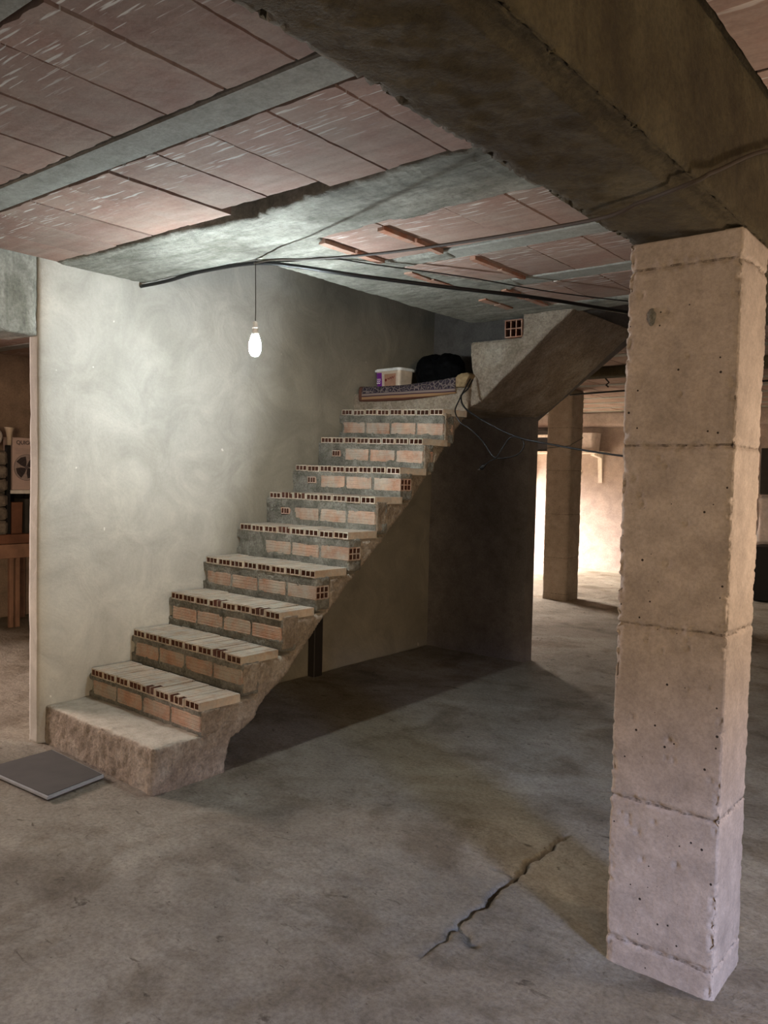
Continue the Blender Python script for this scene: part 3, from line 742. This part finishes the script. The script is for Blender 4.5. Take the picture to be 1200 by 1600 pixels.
cable('landing_cable', [(-3.06, 4.78, 2.17), (-3.045, 4.70, 2.10), (-3.02, 4.58, 2.03), (-2.90, 4.50, 1.925), (-2.58, 4.5, 1.77), (-2.29, 4.5, 1.706), (-1.87, 4.5, 1.642), (-1.5, 4.5, 1.61), (-1.2, 4.5, 1.63)], .006, 'long black cable running from the rug corner past the soffit to behind the near pillar')
# extension lead with loop and plug
ex = empty('extension_lead', (-3.07, 4.77, 2.17)); tag(ex, 'black lead dangling off the landing in a loop with a bare plug end', 'cable')
P = [(-3.07, 4.77, 2.175), (-3.055, 4.68, 2.10), (-3.03, 4.58, 2.02), (-3.01, 4.50, 1.93), (-2.96, 4.5, 1.85), (-2.90, 4.5, 1.82), (-2.80, 4.5, 1.74), (-2.71, 4.5, 1.635), (-2.62, 4.5, 1.625), (-2.53, 4.5, 1.65), (-2.49, 4.5, 1.71), (-2.53, 4.5, 1.757), (-2.59, 4.5, 1.75), (-2.63, 4.49, 1.70), (-2.68, 4.49, 1.63), (-2.735, 4.49, 1.60), (-2.765, 4.49, 1.575)]
bm = bmesh.new(); tube(bm, [Vector(p)-ex.location for p in spline(P, 8)], .0045, 8); obj('lead', bm, 'cable', ex, True)
bm = bmesh.new(); tube(bm, [Vector(p)-ex.location for p in [(-2.76, 4.49, 1.58), (-2.775, 4.49, 1.571), (-2.785, 4.49, 1.562), (-2.795, 4.49, 1.556)]], [.007, .013, .015, .013], 12); obj('plug', bm, 'cable', ex, True)
bm = bmesh.new()
for s in (-.007, .007): tube(bm, [Vector(p)-ex.location for p in [(-2.793, 4.49+s, 1.557), (-2.812, 4.49+s, 1.547)]], .0025, 6)
obj('prongs', bm, 'silver', ex, True)
cable('room_cable', [(-4.96, 9.155, 1.872), (-4.80, 9.155, 1.875), (-4.46, 9.15, 1.905), (-4.43, 9.2, 1.93), (-4.43, 9.5, 2.02)], .004, 'thin dark cord strung across the rear pillar')
cable('ceiling_conduit', [(-4.41, 9.05, 2.51), (-3.7, 8.93, 2.515), (-2.6, 8.8, 2.52), (-1.2, 8.6, 2.53)], .011, 'black conduit under the rear ceiling, right of the rear pillar')

# rug on the landing -----------------------------------------------------
rg = empty('rug', (-3.6, 4.79, 2.06)); tag(rg, 'rolled edge of a patterned dark rug hanging over the landing above the top step', 'rug')
bm = bmesh.new(); nu, prof = 60, []
prof = [(-.018, .000), (-.026, .012), (-.028, .035), (-.028, .06), (-.027, .085), (-.022, .103), (-.008, .113), (.02, .116), (.12, .108), (.4, .085), (.62, .082)]
back = [(y+.011 if i < 6 else y, z-.012 if i >= 6 else z) for i, (y, z) in enumerate(prof)]
gr = []
for i in range(nu+1):
    t = i/nu; x = -.475+.885*t; sag = -.012*math.sin(math.pi*min(1, t*1.1))+.022*t*t; wob = .004*math.sin(t*17)+.003*math.sin(t*31)
    row = [bm.verts.new((x, y+wob, z+(sag if j > 0 else sag))) for j, (y, z) in enumerate(prof)]
    row2 = [bm.verts.new((x, y+wob, z+sag)) for y, z in back]; gr.append((row, row2))
for (a, a2), (b, b2) in zip(gr, gr[1:]):
    for j in range(len(prof)-1):
        bm.faces.new((a[j], b[j], b[j+1], a[j+1])); bm.faces.new((a2[j+1], b2[j+1], b2[j], a2[j]))
    bm.faces.new((a2[0], b2[0], b[0], a[0])); bm.faces.new((a[-1], b[-1], b2[-1], a2[-1]))
for (a, a2) in (gr[0], gr[-1]):
    for j in range(len(prof)-1): bm.faces.new((a[j], a[j+1], a2[j+1], a2[j]))
bmesh.ops.recalc_face_normals(bm, faces=bm.faces)
for v in bm.verts: v.co.z = max(v.co.z, -.02)
obj('pile', bm, 'rug', rg, True)
# folded tan cloth at the rug's right corner
bm = bmesh.new(); prism(bm, [(-3.215, 2.125), (-3.205, 2.185), (-3.17, 2.215), (-3.10, 2.222), (-3.075, 2.205), (-3.10, 2.17), (-3.115, 2.12)], 1, 4.765, 5.0)
cl = roughen(bm, 'folded_cloth', .008, lambda c, n: .004*noise.noise(c*22)+.002*noise.noise(c*60)-.001, 'tan')
tag(cl, 'tan folded backing of cloth at the right corner of the rug', 'cloth')

# paint tubs -------------------------------------------------------------
def rbox(bm, w, d, z0, z1, r, taper=1.0, seg=5, c=(0, 0)):
    def ringpts(s):
        out = []
        for cx, cy, a0 in ((w/2-r, d/2-r, 0), (-w/2+r, d/2-r, 90), (-w/2+r, -d/2+r, 180), (w/2-r, -d/2+r, 270)):
            for k in range(seg+1):
                a = math.radians(a0+90*k/seg); out.append(((cx+r*math.cos(a))*s+c[0], (cy+r*math.sin(a))*s+c[1]))
        return out
    A = [bm.verts.new((x, y, z0)) for x, y in ringpts(taper)]; B = [bm.verts.new((x, y, z1)) for x, y in ringpts(1)]
    n = len(A)
    for i in range(n): bm.faces.new((A[i], A[(i+1) % n], B[(i+1) % n], B[i]))
    bm.faces.new(A[::-1]); bm.faces.new(B)
TS = 1.12
tb = empty('plastic_tub', (-3.955, 5.05, 2.155), math.radians(-6)); tag(tb, 'rectangular plastic tub with clear lid and purple end label on the rug', 'tub')
bm = bmesh.new(); rbox(bm, .235, .17, 0, .155, .03, .93); obj('body', bm, 'tub', tb, False); tb.scale = (TS, 1, 1)
bm = bmesh.new(); rbox(bm, .258, .19, .150, .166, .034); rbox(bm, .24, .172, .166, .172, .03); obj('lid', bm, 'lid', tb)
def panel(u0, u1, z0, z1, off=.0022):          # wraps the front face of the tub
    bm = bmesh.new(); vs = []
    for i in range(7):
        u = u0+(u1-u0)*i/6
        for z in (z0, z1):
            s = .93+.07*z/.155; vs.append(bm.verts.new((u*s, -.085*s-off, z)))
    for i in range(6): bm.faces.new((vs[2*i], vs[2*i+2], vs[2*i+3], vs[2*i+1]))
    return bm
# side facing left carries the purple label, front the brown one
bm = bmesh.new()
for z0, z1 in ((.012, .142),):
    q = [(-.1175, .05), (-.1175, -.055), (-.1135, -.068), (-.105, -.079), (-.088, -.085), (-.05, -.085)]
    A = []
    for x, y in q:
        for z in (z0, z1):
            s = .93+.07*z/.155+.018; A.append(bm.verts.new((x*s, y*s, z)))
    for i in range(len(q)-1): bm.faces.new((A[2*i], A[2*i+2], A[2*i+3], A[2*i+1]))
obj('purple_label', bm, 'purple', tb, True)
obj('brown_label', panel(-.025, .088, .012, .128), 'tub_label', tb)
bm = bmesh.new()
for row, z in enumerate((.092, .078, .062)):
    w = [(-.094+.005*i, -.0893, z+.005*math.sin(i*1.9+row)) for i in range(8)]
    tube(bm, w, .0022, 5)
obj('label_mark', bm, 'white_plastic', tb)
bm = bmesh.new()
w = spline([(.008+.0068*i, -.0885, .088+.0015*i+.008*math.sin(i*2.1)) for i in range(11)], 4); tube(bm, w, .0017, 5)
bmesh.ops.create_uvsphere(bm, u_segments=10, v_segments=6, radius=.011, matrix=Matrix.Translation((-.010, -.086, .082)) @ Matrix.Diagonal((.9, .3, 1, 1)))
obj('label_mark', bm, 'red_ink', tb)

# black bag ---------------------------------------------------------------
bm = bmesh.new(); bmesh.ops.create_icosphere(bm, subdivisions=5, radius=1, matrix=Matrix.Translation((-3.645, 5.12, 2.285)) @ Matrix.Diagonal((.135, .125, .145, 1)))
bmesh.ops.create_icosphere(bm, subdivisions=5, radius=1, matrix=Matrix.Translation((-3.485, 5.12, 2.28)) @ Matrix.Diagonal((.13, .12, .14, 1)))
bmesh.ops.create_cube(bm, size=1, matrix=Matrix.Translation((-3.56, 5.12, 2.24)) @ Matrix.Diagonal((.30, .2, .19, 1)))
def bagf(c, n):
    d = .022*fbm(c*9, 3)+.007*fbm(c*28, 2)
    return d
bg = roughen(bm, 'bin_bag', .009, bagf, 'black_bag')
for v in bg.data.vertices: v.co.z = max(v.co.z, 2.152)
tag(bg, 'crumpled black bin bag slumped in the landing corner beside the tub', 'bag')

# slate tile on the floor ---------------------------------------------------
st = empty('floor_slab', (-3.70, 2.04, .006)); tag(st, 'dark grey square slab lying on the floor against the bottom step', 'slab')
cs = [(-3.405, 1.885), (-3.455, 2.205), (-3.97, 2.225), (-3.96, 1.86)]
def quad(bm, pts, z0, z1, c=(-3.70, 2.04)):
    A = [bm.verts.new((x-c[0], y-c[1], z0)) for x, y in pts]; B = [bm.verts.new((x-c[0], y-c[1], z1)) for x, y in pts]
    bm.faces.new(A); bm.faces.new(B)
    for i in range(4): bm.faces.new((A[i], A[(i+1) % 4], B[(i+1) % 4], B[i]))
    bmesh.ops.recalc_face_normals(bm, faces=bm.faces)
bm = bmesh.new(); quad(bm, cs, 0, .016); bmesh.ops.bevel(bm, geom=bm.edges[:], offset=.003, segments=2, affect='EDGES'); obj('edge', bm, 'slate_edge', st)
cc = [(-3.70+(x+3.70)*.965, 2.04+(y-2.04)*.955) for x, y in cs]
bm = bmesh.new(); quad(bm, cc, .014, .0185); obj('face', bm, 'slate', st)

# post under the stairs
bm = bmesh.new(); box(bm, -4.148, -4.08, 4.33, 4.42, 0, 1.38); bmesh.ops.bevel(bm, geom=bm.edges[:], offset=.004, segments=1, affect='EDGES')
tag(obj('wooden_post', bm, 'rust'), 'short dark post against the wall under the stairs', 'post')

# crumbs of mortar on the floor
bm = bmesh.new()
for i in range(420):
    if i < 140: x, y = random.uniform(-2.9, -.2), random.uniform(.9, 3.8)
    elif i < 260: x, y = random.uniform(-5.5, -4.3), random.uniform(1.6, 4)
    elif i < 300: x, y = random.uniform(-3.3, -2.6), random.uniform(2.7, 3.2)
    else: x, y = random.uniform(-6, -1.5), random.uniform(6.1, 12)
    r = random.uniform(.0015, .0045)*(1.8 if i >= 300 else 1)
    bmesh.ops.create_icosphere(bm, subdivisions=1, radius=r, matrix=Matrix.Translation((x, y, fz(x, y)+r*.5)) @ Matrix.Diagonal((1, random.uniform(.5, 1), .7, 1)))
tag(obj('rubble_crumbs', bm, 'stone'), 'small crumbs of mortar scattered over the floor', 'rubble', kind='stuff')

# ================================================================== LEFT ROOM
wb = empty('workbench', (-7.4, 3.4, 0)); tag(wb, 'brown wooden workbench in the dim room left of the plaster wall', 'workbench')
def lb(name, mat, x0, x1, y0, y1, z0, z1, parent=None, bev=.004, label=None):
    o_ = parent.location if parent else Vector((0, 0, 0))
    bm = bmesh.new(); box(bm, x0-o_.x, x1-o_.x, y0-o_.y, y1-o_.y, z0-o_.z, z1-o_.z)
    if bev: bmesh.ops.bevel(bm, geom=bm.edges[:], offset=bev, segments=1, affect='EDGES')
    o = obj(name, bm, mat, parent)
    if label: o['label'] = label
    return o
lb('bench_top', 'wood', -7.9, -7.36, 2.4, 4.15, .79, .875, wb); lb('apron', 'wood_pale', -7.42, -7.36, 2.4, 4.15, .655, .785, wb)
for y in (3.74, 3.80): lb('leg', 'wood_pale', -7.44, -7.40, y-.02, y+.02, 0, .66, wb)
lb('leg', 'wood_pale', -7.44, -7.40, 2.42, 2.48, 0, .66, wb); lb('leg', 'wood_pale', -7.88, -7.84, 2.42, 2.48, 0, .8, wb); lb('leg', 'wood_pale', -7.88, -7.84, 4.05, 4.1, 0, .8, wb)
rk = empty('storage_rack', (-7.6, 3.9, .875)); tag(rk, 'black rack standing on the workbench under the fan carton', 'rack')
lb('post', 'black', -7.46, -7.42, 3.70, 3.74, .875, 1.70, rk); lb('post', 'black', -7.8, -7.76, 3.70, 3.74, .875, 1.70, rk); lb('post', 'black', -7.8, -7.76, 4.06, 4.1, .875, 1.25, rk); lb('post', 'black', -7.46, -7.42, 4.06, 4.1, .875, 1.25, rk)
lb('shelf', 'white_plastic', -7.8, -7.42, 3.72, 4.1, 1.25, 1.285, rk, label='white shelf board')
lb('back_panel', 'black', -7.82, -7.80, 3.70, 4.1, .875, 1.25, rk)
fb = empty('fan_carton', (-7.5, 3.89, 1.287)); tag(fb, 'pale carton printed with a large fan picture, on the rack shelf', 'carton')
lb('carton', 'carton', -7.6, -7.42, 3.755, 4.02, 1.287, 1.775, fb)
def flat_disc(bm, cy, cz, r, x, seg=28, th=.001):
    A = [bm.verts.new((x, cy+r*math.cos(2*math.pi*k/seg), cz+r*math.sin(2*math.pi*k/seg))) for k in range(seg)]
    bm.faces.new(A)
def blade(bm, a, x, r=.1, w=.05):
    pts = [(0, .006), (.35*r, .6*w), (.8*r, w), (r, .3*w), (.95*r, -.35*w), (.5*r, -.25*w)]
    bm.faces.new([bm.verts.new((x, y*math.cos(a)-z*math.sin(a), y*math.sin(a)+z*math.cos(a))) for y, z in pts])
def pr(name, bm, mat): bm.transform(Matrix.Translation((.0815, 0, .21))); return obj(name, bm, mat, fb)
bm = bmesh.new(); flat_disc(bm, .0, 0, .122, 0); pr('fan_print', bm, 'ink_pale')
bm = bmesh.new()
for k in range(4): blade(bm, math.radians(20+90*k), .0012, .105, .075)
pr('fan_blade_print', bm, 'ink_dark')
bm = bmesh.new()
for r_ in (.122, .09, .06):
    tube(bm, [(.002, r_*math.cos(a), r_*math.sin(a)) for a in [2*math.pi*k/36 for k in range(37)]], .0018 if r_ > .1 else .0007, 4, False)
flat_disc(bm, 0, 0, .018, .0025); pr('fan_guard_print', bm, 'ink')
bm = bmesh.new()
for j in range(4): box(bm, .0, .0008, -.105, .10-.02*j, .17-.014*j, .173-.014*j)
pr('text_lines', bm, 'ink_pale')
cu = bpy.data.curves.new('lettering', 'FONT'); cu.body = 'QUIGG'; cu.size = .05; cu.extrude = .0004; cu.offset = .0014
to = bpy.data.objects.new('tmp', cu); COL.objects.link(to); dg = bpy.context.evaluated_depsgraph_get(); dg.update()
me = bpy.data.meshes.new_from_object(to.evaluated_get(dg)); bpy.data.objects.remove(to)
me.transform(Matrix(((0, 0, 1, .0815), (1, 0, 0, -.10), (0, 1, 0, .425), (0, 0, 0, 1)))); me.materials.clear(); me.materials.append(M['ink'])
obj('lettering', me, 'ink', fb)
for i, (y0, y1, z1, mt, lab, nm) in enumerate(((3.76, 3.87, 1.17, 'wood', 'brown upright box on the bench beneath the fan carton', 'box'), (3.89, 4.05, 1.2, 'slate', 'dark grey bin on the bench beneath the fan carton', 'bin'))):
    bm = bmesh.new(); rbox(bm, .22, y1-y0, 0, z1-.877, .012, .94); o = obj('storage_'+nm, bm, mt); o.location = (-7.55, (y0+y1)/2, .877); tag(o, lab, nm)
for i in range(6):
    bm = bmesh.new(); box(bm, -7.72, -7.36, 3.2, 3.685, .878+.128*i, .878+.128*(i+1)-.004)
    o = roughen(bm, 'sack', .02, lambda c, n: .012*noise.noise(c*11)-arris(n)*.02+.004*noise.noise(c*40), 'sack')
    tag(o, ('lowest', 'second from the bottom', 'third from the bottom', 'third from the top', 'second from the top', 'topmost')[i]+' grey woven sack in the stack on the workbench', 'sack', 'woven sacks stacked on the workbench')
bm = bmesh.new(); bmesh.ops.create_uvsphere(bm, u_segments=24, v_segments=16, radius=.11, matrix=Matrix.Translation((-7.5, 3.58, 1.775)) @ Matrix.Diagonal((1, 1, .92, 1)))
for v in bm.verts: v.co.z = max(v.co.z, 1.69)
tag(obj('round_jar', bm, 'white_plastic', smooth=True), 'pale round jar on top of the sacks at the picture edge', 'jar')
bm = bmesh.new(); lathe(bm, [(0, 0), (.02, 0), (.022, .06), (.03, .12), (.045, .16), (.043, .165), (.03, .13), (0, .12)], 18)
o = obj('funnel', bm, 'tub', smooth=True); o.location = (-7.42, 3.725, 1.70); o.rotation_euler = (0, 0, 0); tag(o, 'pale flared funnel standing on the black rack post left of the fan carton', 'funnel')
bm = bmesh.new(); box(bm, -7.96, -7.84, 3.1, 3.66, 1.0, 2.18); tag(obj('tall_cabinet', bm, 'black'), 'dark tall cabinet behind the sacks in the left room', 'cabinet')

# ================================================================== REAR ROOM
sh = empty('wall_shelf', (-6.1, 12.75, 1.95)); tag(sh, 'long white wall shelf on the bright far wall behind the rear pillar', 'shelf')
lb('board', 'shelf_white', -7.2, -5.52, 12.45, 12.9, 1.93, 1.965, sh)
for x in (-5.68, -6.95):
    bm = bmesh.new(); prism(bm, [(12.88, 1.45), (12.9, 1.45), (12.9, 1.93), (12.55, 1.93), (12.55, 1.90), (12.84, 1.86)], 0, x-.035, x+.035); bm.transform(Matrix.Translation(sh.location).inverted()); obj('bracket', bm, 'shelf_white', sh)
bm = bmesh.new(); rbox(bm, .40, .26, 0, .30, .06, .95)
o = obj('wrapped_bundle', bm, 'film'); o.location = (-5.84, 12.66, 1.967)
md = None
for v in o.data.vertices: v.co += Vector((noise.noise(v.co*9), noise.noise(v.co*9+Vector((5, 0, 0))), 0))*.03
tag(o, 'milky plastic wrapped bundle standing on the white far shelf', 'bundle')
o = lb('dark_crate', 'black', -6.9, -6.35, 12.5, 12.85, 1.967, 2.19, bev=.01); tag(o, 'dark crate at the left end of the far shelf, under a white board', 'crate')
o = lb('white_board', 'shelf_white', -6.9, -6.40, 12.5, 12.85, 2.20, 2.245); tag(o, 'thin white board lying on the dark crate of the far shelf', 'board')
o = lb('dark_box', 'rust', -6.9, -6.40, 12.5, 12.85, 2.247, 2.33, bev=.01); tag(o, 'low dark box on top of the white board on the far shelf', 'box')
bm = bmesh.new(); lathe(bm, [(0, 0), (.045, 0), (.05, .012), (.04, .022), (0, .026)], 16); bm.transform(Matrix.Rotation(math.pi/2, 4, 'X'))
o = obj('wall_fitting', bm, 'shelf_white', smooth=True); o.location = (-6.06, 12.9, 1.62); tag(o, 'small round white fitting on the far wall below the shelf', 'fitting')
o = lb('black_cabinet', 'black', -2.80, -1.7, 11.0, 11.6, .012, .70, bev=.01); tag(o, 'black low cabinet on the floor far back at the right edge of the photo', 'cabinet')
bm = bmesh.new(); box(bm, -2.78, -1.75, 11.05, 11.55, .705, 1.37)
o = roughen(bm, 'white_sack', .04, lambda c, n: .035*noise.noise(c*4)-arris(n)*.03-.03, 'film'); tag(o, 'bulging pale sack on the black cabinet', 'sack')
for v in o.data.vertices: v.co.z = max(v.co.z, .703)
o = lb('dark_case', 'slate', -2.74, -1.8, 11.08, 11.5, 1.36, 1.95, bev=.01); tag(o, 'dark case standing on the bulging pale sack', 'case')
bm = bmesh.new(); tube(bm, [(-3.35, 7.64, 2.50), (-3.32, 7.66, 2.46), (-3.33, 7.62, 2.43), (-3.30, 7.6, 2.41)], .008, 6)
tag(obj('bent_wire', bm, 'rust'), 'short bent wire poking down from the dark shallow rear beam', 'wire')
